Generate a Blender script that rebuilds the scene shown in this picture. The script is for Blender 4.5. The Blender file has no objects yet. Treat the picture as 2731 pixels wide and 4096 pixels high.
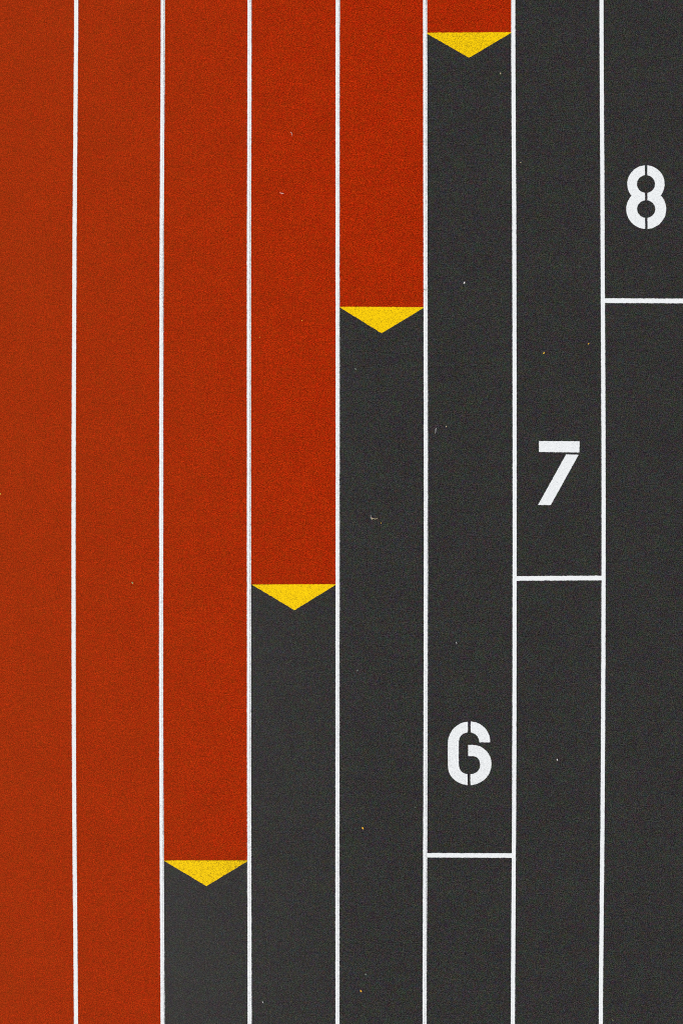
import bpy, math, random
from mathutils import Vector

random.seed(7)
scene = bpy.context.scene

# ------------------------------------------------------------------ scale
# Straight of an eight lane running track seen from a drone hovering over it.
# Survey units of the plan below are 1/288.5 m, x to the right, y downwards.
S = 288.5
CX, CY = 1365.5, 2048.0


def P(x, y, z=0.0):
    return Vector(((x - CX) / S, (CY - y) / S, z))


# ------------------------------------------------------------------ camera
cam_d = bpy.data.cameras.new("camera")
cam = bpy.data.objects.new("camera", cam_d)
scene.collection.objects.link(cam)
cam_d.sensor_fit = 'VERTICAL'
cam_d.sensor_width = 24
cam_d.sensor_height = 36
cam_d.lens = 24
cam.location = (0, 0, (4096 / S) * 24 / 36)
cam.rotation_euler = (0, 0, 0)
cam_d.clip_start = 0.1
cam_d.clip_end = 3000
scene.camera = cam

# ------------------------------------------------------------------ sky and sun (bright overcast)
ELEV, AZ = math.radians(60), math.radians(225)
world = bpy.data.worlds.new("World")
scene.world = world
world.use_nodes = True
wn = world.node_tree.nodes
wl = world.node_tree.links
bg = wn["Background"]
sky = wn.new("ShaderNodeTexSky")
sky.sky_type = 'NISHITA'
sky.sun_disc = False
sky.sun_elevation = ELEV
sky.sun_rotation = AZ
sky.air_density = 0.6
sky.dust_density = 6.0
sky.ozone_density = 0.6
wl.new(sky.outputs[0], bg.inputs[0])
bg.inputs[1].default_value = 0.12

sun_d = bpy.data.lights.new("sun", 'SUN')
sun_d.energy = 1.4
sun_d.angle = math.radians(25)
sun_d.color = (1.0, 0.96, 0.9)
sun = bpy.data.objects.new("sun", sun_d)
scene.collection.objects.link(sun)
d = Vector((math.sin(AZ) * math.cos(ELEV), math.cos(AZ) * math.cos(ELEV), math.sin(ELEV)))
sun.rotation_euler = (-d).to_track_quat('-Z', 'Y').to_euler()
sun.location = d * 40

vs = scene.view_settings
vs.view_transform = 'Standard'
vs.look = 'None'
vs.gamma = 1
vs.use_curve_mapping = False
vs.exposure = 0.0
scene.render.filter_size = 1.1
scene.render.engine = 'CYCLES'
scene.cycles.filter_width = 1.1
scene.cycles.use_denoising = False


# ------------------------------------------------------------------ material helpers
class NT:
    def __init__(self, name):
        self.m = bpy.data.materials.new(name)
        self.m.use_nodes = True
        self.t = self.m.node_tree
        self.b = self.t.nodes["Principled BSDF"]

    def n(self, kind, **kw):
        nd = self.t.nodes.new(kind)
        for k, v in kw.items():
            if k.startswith('i_'):
                nd.inputs[k[2:].replace('_', ' ')].default_value = v
            else:
                setattr(nd, k, v)
        return nd

    def l(self, a, b):
        self.t.links.new(a, b)

    def noise(self, vec, scale, detail=2.0, rough=0.55):
        nd = self.n("ShaderNodeTexNoise")
        nd.inputs["Scale"].default_value = scale
        nd.inputs["Detail"].default_value = detail
        nd.inputs["Roughness"].default_value = rough
        self.l(vec, nd.inputs["Vector"])
        return nd

    def ramp(self, fac, stops):
        r = self.n("ShaderNodeValToRGB")
        cr = r.color_ramp
        while len(cr.elements) < len(stops):
            cr.elements.new(0.5)
        for e, (p, c) in zip(cr.elements, stops):
            e.position = p
            e.color = (c[0], c[1], c[2], 1) if hasattr(c, '__len__') else (c, c, c, 1)
        self.l(fac, r.inputs[0])
        return r.outputs[0]

    def mix(self, blend, fac, a, b):
        mx = self.n("ShaderNodeMix", data_type='RGBA', blend_type=blend)
        if isinstance(fac, (int, float)):
            mx.inputs[0].default_value = fac
        else:
            self.l(fac, mx.inputs[0])
        for s, v in ((6, a), (7, b)):
            if isinstance(v, tuple):
                mx.inputs[s].default_value = (v[0], v[1], v[2], 1)
            else:
                self.l(v, mx.inputs[s])
        return mx.outputs[2]

    def math(self, op, a, b=None, c=None):
        m = self.n("ShaderNodeMath", operation=op)
        for i, v in enumerate((a, b, c)):
            if v is None:
                continue
            if isinstance(v, (int, float)):
                m.inputs[i].default_value = v
            else:
                self.l(v, m.inputs[i])
        return m.outputs[0]


def rubber(name, base, light, dark, left_tone, tint=0.35, rough=0.9):
    """poured granulate: crumbs a few millimetres wide, worn crowns, darker gaps"""
    t = NT(name)
    pos = t.n("ShaderNodeNewGeometry").outputs["Position"]
    g1 = t.noise(pos, 78, 3, 0.8)
    g2 = t.noise(pos, 200, 2, 0.6)
    vo = t.n("ShaderNodeTexVoronoi")
    vo.inputs["Scale"].default_value = 150
    t.l(pos, vo.inputs["Vector"])
    grain = t.math('ADD', t.math('MULTIPLY', g1.outputs[0], 0.65), t.math('MULTIPLY', g2.outputs[0], 0.35))
    col = t.ramp(grain, [(0.43, dark), (0.495, base), (0.57, light)])
    # colour differences from crumb to crumb and from batch to batch
    c1 = t.noise(pos, 22, 3, 0.65)
    col = t.mix('OVERLAY', tint, col, c1.outputs[1])
    c4 = t.noise(pos, 5.5, 3, 0.7)
    for cn, k in ((c4, tint * 0.5), (c1, tint * 0.55)):
        vm = t.n("ShaderNodeVectorMath", operation='SCALE')
        vm.inputs[3].default_value = 2.0
        t.l(cn.outputs[1], vm.inputs[0])
        col = t.mix('MULTIPLY', k, col, vm.outputs[0])
    c2 = t.noise(pos, 1.6, 4, 0.65)
    col = t.mix('MULTIPLY', 1.0, col, t.ramp(c2.outputs[0], [(0.3, 0.94), (0.7, 1.06)]))
    # left lanes mixed towards a duller, paler tone, fading to the right
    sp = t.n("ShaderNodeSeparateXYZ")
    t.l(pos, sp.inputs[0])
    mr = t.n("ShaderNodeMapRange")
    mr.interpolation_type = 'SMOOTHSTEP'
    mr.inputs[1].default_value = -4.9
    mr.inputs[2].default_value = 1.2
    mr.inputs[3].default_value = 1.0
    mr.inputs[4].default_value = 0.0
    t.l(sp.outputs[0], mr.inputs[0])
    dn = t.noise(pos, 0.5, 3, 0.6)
    left_fac = t.math('MULTIPLY', mr.outputs[0], t.math('ADD', t.math('MULTIPLY', dn.outputs[0], 0.5), 0.75))
    left_fac = t.math('MULTIPLY', left_fac, t.math('ADD', t.math('MULTIPLY', grain, 1.2), 0.4))
    col = t.mix('MIX', t.math('MULTIPLY', left_fac, left_tone[3]), col, left_tone[:3])
    t.l(col, t.b.inputs["Base Color"])
    t.b.inputs["Roughness"].default_value = rough
    t.b.inputs["Specular IOR Level"].default_value = 0.03
    h = t.math('ADD', grain, t.math('MULTIPLY', vo.outputs[0], -0.5))
    bp = t.n("ShaderNodeBump")
    bp.inputs["Strength"].default_value = 0.9
    bp.inputs["Distance"].default_value = 0.0045
    t.l(h, bp.inputs["Height"])
    t.l(bp.outputs[0], t.b.inputs["Normal"])
    return t.m


def paint(name, base, shade, hole, lo=0.30, seam=False, density=0.0):
    """sprayed line paint lying over the crumbs: pinholes and thin patches show the rubber"""
    t = NT(name)
    pos = t.n("ShaderNodeNewGeometry").outputs["Position"]
    g1 = t.noise(pos, 100, 3, 0.7)
    g2 = t.noise(pos, 230, 2, 0.6)
    grain = t.math('ADD', t.math('MULTIPLY', g1.outputs[0], 0.6), t.math('MULTIPLY', g2.outputs[0], 0.4))
    wear = t.noise(pos, 0.45, 2, 0.5)
    thr = t.math('ADD', grain, t.math('MULTIPLY', t.math('SUBTRACT', wear.outputs[0], 0.5), 0.16))
    col = t.ramp(grain, [(0.38, shade), (0.56, base)])
    msk = t.ramp(thr, [(lo - 0.03, 1.0), (lo + 0.035, 0.0)])
    col = t.mix('MIX', msk, col, hole)
    if seam:
        uv = t.n("ShaderNodeUVMap").outputs[0]
        sp = t.n("ShaderNodeSeparateXYZ")
        t.l(uv, sp.inputs[0])
        dd = t.math('ABSOLUTE', t.math('SUBTRACT', sp.outputs[0], 0.014))
        band = t.math('LESS_THAN', dd, 0.0030)
        brk = t.ramp(t.noise(pos, 60, 3, 0.7).outputs[0], [(0.42, 0.0), (0.50, 1.0)])
        lng = t.ramp(t.noise(pos, 0.35, 1, 0.5).outputs[0], [(0.34, 0.0), (0.46, 1.0)])
        f = t.math('MULTIPLY', t.math('MULTIPLY', band, brk), lng)
        col = t.mix('MIX', t.math('MULTIPLY', f, 0.9), col, hole)
    t.l(col, t.b.inputs["Base Color"])
    t.b.inputs["Roughness"].default_value = 0.75
    t.b.inputs["Specular IOR Level"].default_value = 0.08
    bp = t.n("ShaderNodeBump")
    bp.inputs["Strength"].default_value = 0.5
    bp.inputs["Distance"].default_value = 0.003
    t.l(grain, bp.inputs["Height"])
    t.l(bp.outputs[0], t.b.inputs["Normal"])
    return t.m


def dry(name, a, b, scale=120, rough=0.6):
    """leaf, petal or stalk matter"""
    t = NT(name)
    pos = t.n("ShaderNodeNewGeometry").outputs["Position"]
    g = t.noise(pos, scale, 2, 0.6)
    t.l(t.ramp(g.outputs[0], [(0.35, a), (0.65, b)]), t.b.inputs["Base Color"])
    t.b.inputs["Roughness"].default_value = rough
    return t.m


def grass_mat():
    t = NT("turf")
    pos = t.n("ShaderNodeNewGeometry").outputs["Position"]
    g = t.noise(pos, 40, 4, 0.7)
    w = t.noise(pos, 0.2, 3, 0.5)
    c = t.ramp(g.outputs[0], [(0.3, (0.02, 0.045, 0.012)), (0.7, (0.07, 0.12, 0.03))])
    c = t.mix('MULTIPLY', 1.0, c, t.ramp(w.outputs[0], [(0.3, 0.8), (0.7, 1.15)]))
    t.l(c, t.b.inputs["Base Color"])
    t.b.inputs["Roughness"].default_value = 0.9
    return t.m


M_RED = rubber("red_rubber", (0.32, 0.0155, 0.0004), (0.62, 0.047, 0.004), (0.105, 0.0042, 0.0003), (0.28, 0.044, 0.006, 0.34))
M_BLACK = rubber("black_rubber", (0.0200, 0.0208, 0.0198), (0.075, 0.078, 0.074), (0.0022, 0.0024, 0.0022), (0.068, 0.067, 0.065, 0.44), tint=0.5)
M_WHITE = paint("white_line_paint", (0.80, 0.87, 0.88), (0.66, 0.72, 0.73), (0.14, 0.13, 0.13), 0.37)
M_WHITE_SEAM = paint("white_line_paint_seamed", (0.82, 0.89, 0.90), (0.66, 0.72, 0.73), (0.10, 0.09, 0.09), 0.393, seam=True)
M_NUMBER = paint("white_stencil_paint", (0.80, 0.87, 0.88), (0.64, 0.70, 0.71), (0.12, 0.12, 0.12), 0.38)
M_YELLOW = paint("yellow_line_paint", (0.95, 0.66, 0.0), (0.66, 0.42, 0.001), (0.10, 0.065, 0.004), 0.432)
M_TURF = grass_mat()

COL = scene.collection


def tag(o, label=None, cat=None, group=None, kind=None):
    if label:
        o["label"] = label
    if cat:
        o["category"] = cat
    if group:
        o["group"] = group
    if kind:
        o["kind"] = kind
    return o


def make(name, verts, faces, mat, parent=None, uvs=None, origin=None, smooth=False):
    """verts are world positions; the object's origin goes to `origin`"""
    if origin is None:
        origin = Vector((0, 0, 0))
    me = bpy.data.meshes.new(name)
    me.from_pydata([tuple(Vector(v) - origin) for v in verts], [], faces)
    if uvs:
        ul = me.uv_layers.new(name="UVMap")
        for lp in me.loops:
            ul.data[lp.index].uv = uvs[lp.vertex_index]
    me.materials.append(mat)
    if smooth:
        for p in me.polygons:
            p.use_smooth = True
    me.update()
    o = bpy.data.objects.new(name, me)
    o.location = origin
    if parent is not None:
        o.parent = parent
        o.location = origin - parent.location
    COL.objects.link(o)
    return o


# ------------------------------------------------------------------ ground
G = 1200.0
make("ground", [(-G, -G, -0.06), (G, -G, -0.06), (G, G, -0.06), (-G, G, -0.06)], [(0, 1, 2, 3)], M_TURF)
tag(bpy.data.objects["ground"], "green turf around the running track, outside the picture", kind="structure")

# ------------------------------------------------------------------ course of the lane lines
YS = (30, 1030, 2050, 3030, 4066)
LX = {
    0: (-43, -49.5, -55, -51.5, -44.5),
    1: (306.6, 299.6, 295.6, 297.7, 305.3),
    2: (652.4, 647.2, 646.0, 645.8, 651.4),
    3: (998.3, 996.2, 996.3, 996.3, 999.0),
    4: (1350.4, 1350.0, 1350.0, 1349.7, 1349.2),
    5: (1699.0, 1701.0, 1702.0, 1700.8, 1697.3),
    6: (2051.1, 2055.1, 2057.0, 2055.4, 2049.5),
    7: (2403.4, 2408.1, 2412.3, 2408.8, 2401.0),
    8: (2752.5, 2759.5, 2763.5, 2760.5, 2750.5),
}
Y0, Y1 = -9000, 13100      # ends of the built straight, about 38 m each way


def line_x(i, y):
    xs = LX[i]
    if y <= YS[0]:
        return xs[0] + (xs[0] - xs[1]) * 0.0 * (YS[0] - y)
    if y >= YS[-1]:
        return xs[-1]
    for k in range(4):
        if y <= YS[k + 1]:
            break
    p1, p2 = xs[k], xs[k + 1]
    p0 = xs[k - 1] if k > 0 else 2 * p1 - p2 + (p2 - p1) * .45
    p3 = xs[k + 2] if k < 3 else 2 * p2 - p1 - (p2 - p1) * .45
    t = (y - YS[k]) / (YS[k + 1] - YS[k])
    return 0.5 * ((2 * p1) + (-p0 + p2) * t + (2 * p0 - 5 * p1 + 4 * p2 - p3) * t * t
                  + (-p0 + 3 * p1 - 3 * p2 + p3) * t ** 3)


def ysteps(a, b):
    out = [a]
    y = a
    while y < b - 1e-6:
        st = 60 if -300 <= y < 4400 else 1500
        y = min(b, (math.floor(y / st + 1e-9) + 1) * st)
        out.append(y)
    return out


# ------------------------------------------------------------------ lane surfaces
ZT = 0.0
# lane number: y where red gives way to black (None: one colour only)
CHANGE = {1: None, 2: None, 3: 3441.7, 4: 2337.6, 5: 1228.2, 6: 131.2, 7: None, 8: None}


def slab(name, i, ya, yb, mat, label):
    """rubber pour between the axes of two lane lines, 6 cm thick"""
    v, f = [], []
    ys = ysteps(ya, yb)
    for y in ys:
        xl, xr = line_x(i - 1, y), line_x(i, y)
        tilt = 0.0
        v += [P(xl, y, ZT), P(xr, y, ZT), P(xr, y, ZT - 0.055), P(xl, y, ZT - 0.055)]
    for k in range(len(ys) - 1):
        a, b = 4 * k, 4 * k + 4
        f += [(a, b, b + 1, a + 1), (a + 1, b + 1, b + 2, a + 2), (a, a + 3, b + 3, b)]
    e = 4 * (len(ys) - 1)
    f += [(0, 1, 2, 3), (e + 3, e + 2, e + 1, e)]
    o = make(name, v, f, mat, origin=P((line_x(i - 1, 2050) + line_x(i, 2050)) / 2, (max(ya, 0) + min(yb, 4096)) / 2, 0))
    return tag(o, label, kind="structure")


LANES = {
    1: "red lane surface along the left edge of the picture",
    2: "red lane surface between the first and second white lines from the left",
    3: "red lane surface ending at the lowest yellow triangle",
    4: "red lane surface ending at the second lowest yellow triangle",
    5: "red lane surface ending at the second highest yellow triangle",
    6: "short red lane surface above the highest yellow triangle",
}
DARK = {
    3: "small black lane surface below the lowest yellow triangle",
    4: "black lane surface below the second lowest yellow triangle",
    5: "black lane surface below the second highest yellow triangle",
    6: "black lane surface with the white number 6",
    7: "black lane surface with the white number 7",
    8: "black lane surface with the white number 8 at the right edge",
}
for i in range(1, 9):
    c = CHANGE[i]
    if i in LANES:
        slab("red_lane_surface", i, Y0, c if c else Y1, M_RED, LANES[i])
    if i in DARK:
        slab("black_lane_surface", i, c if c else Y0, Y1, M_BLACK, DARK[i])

# ------------------------------------------------------------------ lane lines
HW = 7.95       # half width of a line
rj = random.Random(11)


def lane_line(i, mat, label, step=5.0):
    """5 cm paint film with the slightly ragged edge that crumbs give it"""
    v, f, uv = [], [], []
    ys = []
    y = Y0
    while y < Y1:
        ys.append(y)
        y += step if -250 <= y < 4350 else 700
    ys.append(Y1)
    wl_ = wr_ = 0.0
    ph = rj.uniform(0, 6.28)
    for y in ys:
        wl_ = wl_ * 0.9 + rj.gauss(0, 0.05)
        wr_ = wr_ * 0.9 + rj.gauss(0, 0.05)
        c = line_x(i, y) + 0.25 * math.sin(y / 410 + ph)
        xl = c - HW + wl_ + rj.gauss(0, 0.28)
        xr = c + HW + wr_ + rj.gauss(0, 0.28)
        v += [P(xl, y, 0.004), P(xr, y, 0.004), P(xr, y, 0.0003), P(xl, y, 0.0003)]
        u0, u1 = (xl - c) / S, (xr - c) / S
        uv += [(u0, -y / S), (u1, -y / S), (u1, -y / S), (u0, -y / S)]
    for k in range(len(ys) - 1):
        a, b = 4 * k, 4 * k + 4
        f += [(a, b, b + 1, a + 1), (a + 1, b + 1, b + 2, a + 2), (a, a + 3, b + 3, b)]
    o = make("lane_line", v, f, mat, uvs=uv, origin=P(line_x(i, 2050), 2048, 0))
    return tag(o, label, "lane line", "long white lines between the lanes")


lane_line(1, M_WHITE, "first long white line from the left, with red lanes on both sides")
lane_line(2, M_WHITE_SEAM, "second long white line from the left, touching the left tip of the lowest yellow triangle")
lane_line(3, M_WHITE_SEAM, "third long white line from the left, between the two lowest yellow triangles")
lane_line(4, M_WHITE_SEAM, "fourth long white line from the left, at the right tip of the third triangle")
lane_line(5, M_WHITE_SEAM, "third long white line from the right, running just left of the number 6")
lane_line(6, M_WHITE, "second long white line from the right, running between the numbers 6 and 7")
lane_line(7, M_WHITE, "last long white line on the right, running between the numbers 7 and 8")
for i, t in ((0, "white inner border line just outside the left edge of the picture"),
             (8, "white outer border line just outside the right edge of the picture")):
    lane_line(i, M_WHITE, t)


# ------------------------------------------------------------------ flat paint shapes
def densify(pts, step):
    out = []
    n = len(pts)
    for k in range(n):
        a, b = pts[k], pts[(k + 1) % n]
        d_ = math.hypot(b[0] - a[0], b[1] - a[1])
        m = max(1, int(d_ / step))
        for j in range(m):
            t = j / m
            out.append((a[0] + (b[0] - a[0]) * t, a[1] + (b[1] - a[1]) * t))
    return out


def film(name, pts, mat, z, jitter=0.4, step=5.0, parent=None, origin=None):
    """closed paint film cut to an outline given in plan units"""
    q = densify(pts, step)
    q = [(x + rj.gauss(0, jitter), y + rj.gauss(0, jitter)) for x, y in q]
    # counter-clockwise in world space
    ar = sum(q[k][0] * q[(k + 1) % len(q)][1] - q[(k + 1) % len(q)][0] * q[k][1] for k in range(len(q)))
    if ar > 0:
        q.reverse()
    n = len(q)
    v = [P(x, y, z) for x, y in q] + [P(x, y, 0.0003) for x, y in q]
    f = [tuple(range(n))]
    for k in range(n):
        f.append((k, n + k, n + (k + 1) % n, (k + 1) % n))
    if origin is None:
        origin = P(sum(p[0] for p in pts) / len(pts), sum(p[1] for p in pts) / len(pts), 0)
    return make(name, v, f, mat, parent=parent, origin=origin)


# short cross lines
for pts, lab in (
    ([(2412, 1193.5), (2762, 1195.0), (2762, 1213.4), (2412, 1211.9)], "short white cross line at the right edge, highest of the three"),
    ([(2056, 2304.6), (2411, 2302.8), (2411, 2320.9), (2056, 2322.7)], "short white cross line closing off the lane with the number seven, middle one of three"),
    ([(1700, 3411.5), (2054, 3413.0), (2054, 3430.8), (1700, 3429.2)], "short white cross line low in the picture, lowest of the three"),
):
    tag(film("cross_line", pts, M_WHITE, 0.003), lab, "start line", "short white lines across single lanes")

# yellow triangles
TRI = (
    ([(1706, 131.8), (1800, 130.8), (1874, 130.4), (2044, 129.2), (2044, 130.8), (1874.7, 231.4), (1706, 134.0)],
     "highest yellow triangle, at the top between red and black"),
    ([(1357, 1227.2), (1525, 1227.9), (1695, 1228.9), (1695, 1230.6), (1525.7, 1332.8), (1357, 1228.8)],
     "second highest yellow triangle, left of the tall black lane"),
    ([(1008.5, 2338.2), (1177, 2337.2), (1344, 2336.8), (1344, 2338.2), (1177.7, 2440.3), (1008.5, 2339.0)],
     "third yellow triangle from the top, below the middle of the picture"),
    ([(657, 3441.8), (826, 3441.4), (991, 3441.6), (991, 3443.6), (826.3, 3544.0), (657, 3442.8)],
     "lowest yellow triangle, at the bottom left"),
)
for pts, lab in TRI:
    tag(film("lane_marker", pts, M_YELLOW, 0.003), lab, "triangle marking", "yellow triangles pointing down the lanes")


# ------------------------------------------------------------------ stencilled numbers
def arc(cx, cy, rx, ry, a0, a1, n=28):
    """angles in degrees, 0 = right, 90 = up in the picture"""
    return [(cx + rx * math.cos(math.radians(a0 + (a1 - a0) * k / n)),
             cy - ry * math.sin(math.radians(a0 + (a1 - a0) * k / n))) for k in range(n + 1)]


def number(label, strokes, sx, ox, oy, names):
    allp = [(ox + x / sx, oy + y / sx) for s in strokes for x, y in s]
    c = P(sum(p[0] for p in allp) / len(allp), sum(p[1] for p in allp) / len(allp), 0)
    e = bpy.data.objects.new("lane_number", None)
    e.location = c
    e.empty_display_size = 0.2
    COL.objects.link(e)
    tag(e, label, "number", "white stencilled lane numbers")
    for s, nm in zip(strokes, names):
        pts = [(ox + x / sx, oy + y / sx) for x, y in s]
        film(nm, pts, M_NUMBER, 0.004, 0.3, 4.0, parent=e, origin=c)


def ang(d_, r):
    return math.degrees(math.asin(max(-1, min(1, d_ / r))))


# 8: two lobes, each a ring, split by a vertical stencil bridge
def eight():
    U, UR, UI = (760, 735), 400, (196, 192)
    L, LR, LI = (766, 1275), 428, (196, 191)
    bx = lambda y, s: (764 + (y - 335) * 6 / 1368) + s * 27
    # left half
    waist = 985
    a_w = 180 + ang(waist - U[1], UR)
    b_w = 180 - ang(L[1] - waist, LR)
    left = []
    left += arc(U[0], U[1], UR, UR, 94, a_w, 30)
    left += arc(L[0], L[1], LR, LR, b_w, 266.5, 30)
    left += [(bx(1700, -1), 1702), (bx(1467, -1), 1466)]
    left += arc(L[0], L[1], LI[0], LI[1], 262, 98, 24)
    left += [(bx(1085, -1), 1084), (bx(928, -1), 928)]
    left += arc(U[0], U[1], UI[0], UI[1], 263, 97, 24)
    left += [(bx(545, -1), 545), (bx(335, -1), 336)]
    left[0:1] = []
    right = []
    a_w = -ang(waist - U[1], UR)
    b_w = ang(L[1] - waist, LR)
    right += arc(U[0], U[1], UR, UR, 86, a_w, 30)
    right += arc(L[0], L[1], LR, LR, b_w, -86, 30)
    right += [(bx(1700, 1), 1702), (bx(1467, 1), 1463)]
    right += arc(L[0], L[1], LI[0], LI[1], -80, 80, 24)
    right += [(bx(1085, 1), 1086), (bx(928, 1), 924)]
    right += arc(U[0], U[1], UI[0], UI[1], -80, 80, 24)
    right += [(bx(545, 1), 547), (bx(335, 1), 337)]
    return [left, right]


def smooth(pts, corners, n=5):
    """Catmull-Rom through pts; indices in corners stay sharp"""
    out = []
    m = len(pts)
    for k in range(m):
        p1, p2 = pts[k], pts[(k + 1) % m]
        p0 = pts[k - 1] if k not in corners else (2 * p1[0] - p2[0], 2 * p1[1] - p2[1])
        k2 = (k + 1) % m
        p3 = pts[(k + 2) % m] if k2 not in corners else (2 * p2[0] - p1[0], 2 * p2[1] - p1[1])
        for j in range(n):
            t = j / n
            out.append(tuple(0.5 * (2 * p1[a] + (-p0[a] + p2[a]) * t + (2 * p0[a] - 5 * p1[a] + 4 * p2[a] - p3[a]) * t * t
                                    + (-p0[a] + 3 * p1[a] - 3 * p2[a] + p3[a]) * t ** 3) for a in (0, 1)))
    return out


number("large white stencilled number 8 at the right edge", eight(), 5.388, 2440, 600, ("half_ring", "half_ring"))
number("large white stencilled number 7 in the second lane from the right",
       [[(408, 252), (1042, 256), (1038, 430), (408, 423)],
        [(832, 463), (1028, 467), (592, 1254), (393, 1254)]], 3.92, 2050, 1700, ("top_bar", "diagonal_stroke"))
six_left = smooth([(744, 338), (640, 362), (560, 412), (490, 490), (447, 580), (433, 680), (432, 840), (433, 990), (438, 1080),
                   (457, 1150), (500, 1215), (560, 1268), (640, 1310), (740, 1335),
                   (738, 1162), (685, 1148), (640, 1115), (612, 1065), (602, 995), (602, 840), (602, 680), (612, 605),
                   (640, 553), (682, 522), (745, 505)], {0, 13, 14, 24})
six_top = smooth([(790, 336), (860, 347), (930, 375), (990, 418), (1040, 475), (1075, 545), (1090, 610), (1092, 662),
                  (925, 662), (915, 612), (893, 568), (850, 528), (790, 505)], {0, 7, 8, 12})
six_bowl = smooth([(750, 705), (830, 703), (905, 717), (970, 747), (1040, 803), (1085, 870), (1108, 940), (1112, 1010),
                   (1100, 1090), (1072, 1160), (1030, 1220), (970, 1270), (900, 1306), (830, 1328), (786, 1335),
                   (784, 1160), (833, 1154), (880, 1132), (915, 1097), (935, 1045), (936, 990), (918, 932), (880, 895),
                   (830, 878), (750, 877)], {0, 14, 15, 24})
number("large white stencilled number 6 in the lower part of the third lane from the right",
       [six_left, six_top, six_bowl], 3.92, 1680, 2800, ("back_stroke", "hook", "bowl"))

# ------------------------------------------------------------------ small litter on the track
M_LEAFY = dry("yellow_leaf", (0.75, 0.42, 0.02), (0.95, 0.66, 0.05))
M_ORANGE = dry("orange_leaf", (0.80, 0.33, 0.01), (0.98, 0.62, 0.02))
M_STRAW = dry("straw", (0.32, 0.27, 0.15), (0.60, 0.53, 0.34))
M_PALE = dry("pale_stalk", (0.40, 0.45, 0.43), (0.60, 0.66, 0.63))
M_WHITEBIT = dry("white_petal", (0.78, 0.82, 0.80), (0.92, 0.94, 0.93))
M_PINK = dry("pink_petal", (0.55, 0.27, 0.22), (0.78, 0.52, 0.45))
M_GREEN = dry("green_leaf", (0.22, 0.30, 0.10), (0.42, 0.50, 0.20))
M_GREYG = dry("grey_green_bit", (0.08, 0.10, 0.09), (0.17, 0.21, 0.18))
M_BROWN = dry("dark_scale", (0.02, 0.012, 0.008), (0.06, 0.04, 0.03))


def leaf_bit(name, x, y, ln, wd, deg, mat, label, cat, group=None, z=0.0, curl=0.25):
    """small curled flake: pointed outline, domed middle, thin"""
    n = 10
    ca, sa = math.cos(math.radians(deg)), math.sin(math.radians(deg))
    r_ = random.Random(int(x * 7 + y))
    ring = []
    for k in range(n):
        t = 2 * math.pi * k / n
        u = math.cos(t)
        w = math.sin(t) * (1 - 0.45 * abs(u) ** 2) * r_.uniform(.85, 1.1)
        ring.append((u * ln / 2, w * wd / 2))
    def pt(u, w, h):
        return P(x + u * ca - w * sa, y - (u * sa + w * ca), z + h)
    hmid = wd / S * 0.35
    v = [pt(u, w, 0.001 + abs(u) / ln * 2 * ln / S * curl * 0.5) for u, w in ring]
    v += [pt(u * .5, w * .5, hmid * .8) for u, w in ring]
    v += [pt(0, 0, hmid)]
    v += [p - Vector((0, 0, 0.0007)) for p in v]
    m = 2 * n + 1
    f = []
    for k in range(n):
        j = (k + 1) % n
        f += [(k, j, n + j, n + k), (n + k, n + j, 2 * n)]
        f += [(m + j, m + k, m + n + k, m + n + j), (m + n + j, m + n + k, m + 2 * n)]
        f += [(k, m + k, m + j, j)]
    o = make(name, v, f, mat, origin=P(x, y, z), smooth=True)
    return tag(o, label, cat, group)


def tube(name, pts, r0, r1, mat, parent=None, origin=None, z=0.0, sides=6):
    """stalk through plan points, radius tapering from r0 to r1 (plan units)"""
    n = len(pts)
    v, f = [], []
    for k, (x, y) in enumerate(pts):
        a = pts[max(0, k - 1)]
        b = pts[min(n - 1, k + 1)]
        tx, ty = b[0] - a[0], b[1] - a[1]
        L_ = math.hypot(tx, ty) or 1
        nx, ny = -ty / L_, tx / L_
        r = r0 + (r1 - r0) * k / (n - 1)
        for s in range(sides):
            t = 2 * math.pi * s / sides
            v.append(P(x + nx * r * math.cos(t), y + ny * r * math.cos(t), z + max(r0, r1) / S * 1.05 + r / S * math.sin(t)))
    for k in range(n - 1):
        for s in range(sides):
            q = (s + 1) % sides
            f.append((k * sides + s, k * sides + q, (k + 1) * sides + q, (k + 1) * sides + s))
    f.append(tuple(range(sides)))
    f.append(tuple(reversed(range((n - 1) * sides, n * sides))))
    if origin is None:
        origin = P(pts[0][0], pts[0][1], z)
    return make(name, v, f, mat, parent=parent, origin=origin, smooth=True)


GL = "small leaf bits blown onto the track"
leaf_bit("leaf_bit", 1451, 3312, 11.5, 6.5, -62, M_ORANGE, "orange leaf bit on black, lower left of the number 6", "leaf", GL)
leaf_bit("leaf_bit", 1443, 3963, 11.5, 6.5, -62, M_ORANGE, "orange leaf bit on black near the bottom edge", "leaf", GL)
leaf_bit("leaf_bit", 2174, 1412, 8.5, 6.0, 35, M_LEAFY, "yellow leaf bit on black above the number 7", "leaf", GL)
leaf_bit("leaf_bit", 2352, 1375, 8.0, 4.5, 45, M_LEAFY, "yellow leaf bit on black beside the line below the number 8", "leaf", GL)
leaf_bit("leaf_bit", 2, 1974, 11, 6.0, -40, M_LEAFY, "yellow leaf bit on red at the left edge of the picture", "leaf", GL)
leaf_bit("leaf_bit", 1784, 1706, 6.5, 4.5, -80, M_STRAW, "straw coloured bit beside the small bent stalk, left of the number 7", "leaf", GL)
leaf_bit("leaf_bit", 1523, 2092, 5, 3.5, -30, M_LEAFY, "tiny yellow bit beside the forked seed stalk", "leaf", GL)
leaf_bit("leaf_bit", 1208, 1282, 5, 3.5, 60, M_LEAFY, "tiny yellow bit on red left of the second highest triangle", "leaf", GL)
leaf_bit("leaf_bit", 1039, 1349, 4.5, 3.2, 20, M_LEAFY, "tiny yellow bit on red just right of the third white line", "leaf", GL)
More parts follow.
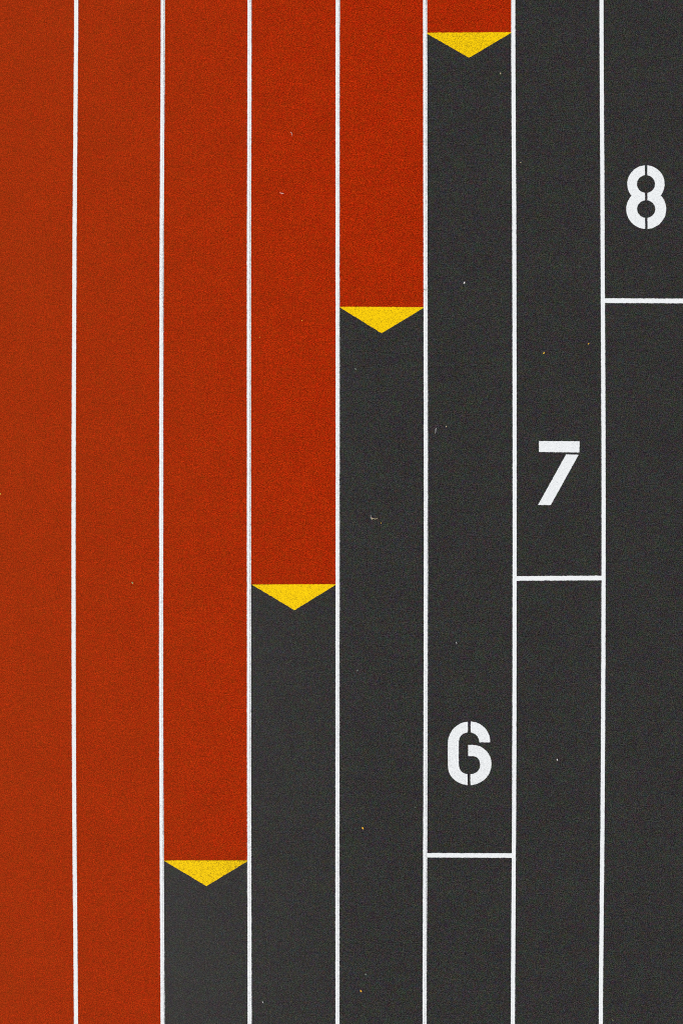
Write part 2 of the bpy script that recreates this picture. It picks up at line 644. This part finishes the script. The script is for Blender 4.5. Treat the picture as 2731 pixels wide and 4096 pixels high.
leaf_bit("leaf_bit", 2449, 4080, 7, 2.6, -60, M_GREEN, "thin green bit on black in the bottom right corner", "leaf", GL)
leaf_bit("leaf_bit", 531, 2331, 9, 6.5, -70, M_GREEN, "olive green bit on the second red lane from the left", "leaf", GL)
leaf_bit("leaf_bit", 1661, 3228, 6, 4, 30, M_GREYG, "grey green bit on black left of the line beside the number 6", "leaf", GL)
leaf_bit("leaf_bit", 1422, 1476, 10, 7, -50, M_GREYG, "grey green crumpled bit on black below the second highest triangle", "leaf", GL)
leaf_bit("leaf_bit", 1430, 2681, 9, 7, 60, M_GREYG, "grey green crumpled bit on black, far left of the number 6", "leaf", GL)
leaf_bit("leaf_bit", 1463, 3896, 10, 8, 35, M_GREYG, "grey green crumpled bit on black just above the lowest orange leaf bit", "leaf", GL)
leaf_bit("leaf_bit", 2081, 650, 5.5, 4, 20, M_STRAW, "straw bit on black left of the number 8, beside a white line", "leaf", GL)
leaf_bit("leaf_bit", 2620, 3799, 6, 4.5, 30, M_BROWN, "tiny dark bit on black at the lower right", "leaf", GL)

GP = "pale petals and seeds on the track"
leaf_bit("seed", 2000.5, 294, 9, 4.8, 85, M_STRAW, "cream teardrop seed on black below the highest triangle", "seed", GP)
leaf_bit("petal", 1856, 1131, 9, 5.5, 62, M_WHITEBIT, "bright white petal on black between two upper white lines", "petal", GP)
leaf_bit("petal", 2227, 3038, 8, 5.5, -60, M_WHITEBIT, "white petal crumb on black right of the number 6", "petal", GP)
leaf_bit("petal", 1051, 4008, 6, 2.6, -60, M_WHITEBIT, "thin white petal on black near the bottom, left half", "petal", GP)
leaf_bit("petal", 1127, 773.5, 19, 3.4, -14, M_PINK, "long thin pink white petal on the fourth red lane", "petal", GP)

# bent stalks
GS = "thin bent stalks on the track"
o = tube("stalk", [(1745, 1714.5), (1742.5, 1715.5), (1741.2, 1718), (1741.6, 1723), (1740.8, 1729), (1739, 1734)], 1.3, 0.9, M_PALE)
tag(o, "pale hooked stalk on black left of the number 7", "stalk", GS)
o = tube("stalk", [(1823, 2567), (1824.2, 2570), (1824.8, 2573.5), (1826.5, 2573)], 1.5, 1.0, M_PALE)
tag(o, "short pale stalk on black above the number 6", "stalk", GS)
o = tube("stalk", [(1163, 529.5), (1166, 532), (1168, 536), (1168.3, 540), (1167, 545)], 1.5, 0.7, M_PINK)
tag(o, "curved pinkish stalk on red, upper middle", "stalk", GS)
o = tube("stalk", [(1693.5, 1156), (1697, 1159.5), (1701, 1161.5), (1705, 1161), (1707, 1157.5)], 1.3, 0.7, M_GREYG, z=0.004)
tag(o, "grey stalk lying across a white line above a triangle", "stalk", GS)

# forked seed stalk
e = bpy.data.objects.new("seed_stalk", None)
e.location = P(1487, 2073)
COL.objects.link(e)
tag(e, "forked pale seed stalk on black at the middle of the picture", "seed stalk")
tube("stem", [(1487, 2073), (1491, 2073), (1496, 2075), (1501, 2076), (1506, 2074.5), (1510, 2071)], 1.5, 0.8, M_STRAW, parent=e, origin=P(1487, 2073))
tube("stem", [(1487, 2073), (1484, 2073.5), (1482.2, 2071), (1482, 2066), (1482.4, 2061)], 1.3, 0.7, M_PALE, parent=e, origin=P(1487, 2073))
tube("stem", [(1487, 2072), (1487.5, 2075.5), (1486.6, 2080)], 2.4, 0.9, M_STRAW, parent=e, origin=P(1487, 2073))
tube("stem", [(1487, 2073), (1486, 2070), (1484.8, 2067.5)], 1.4, 0.7, M_PINK, parent=e, origin=P(1487, 2073))
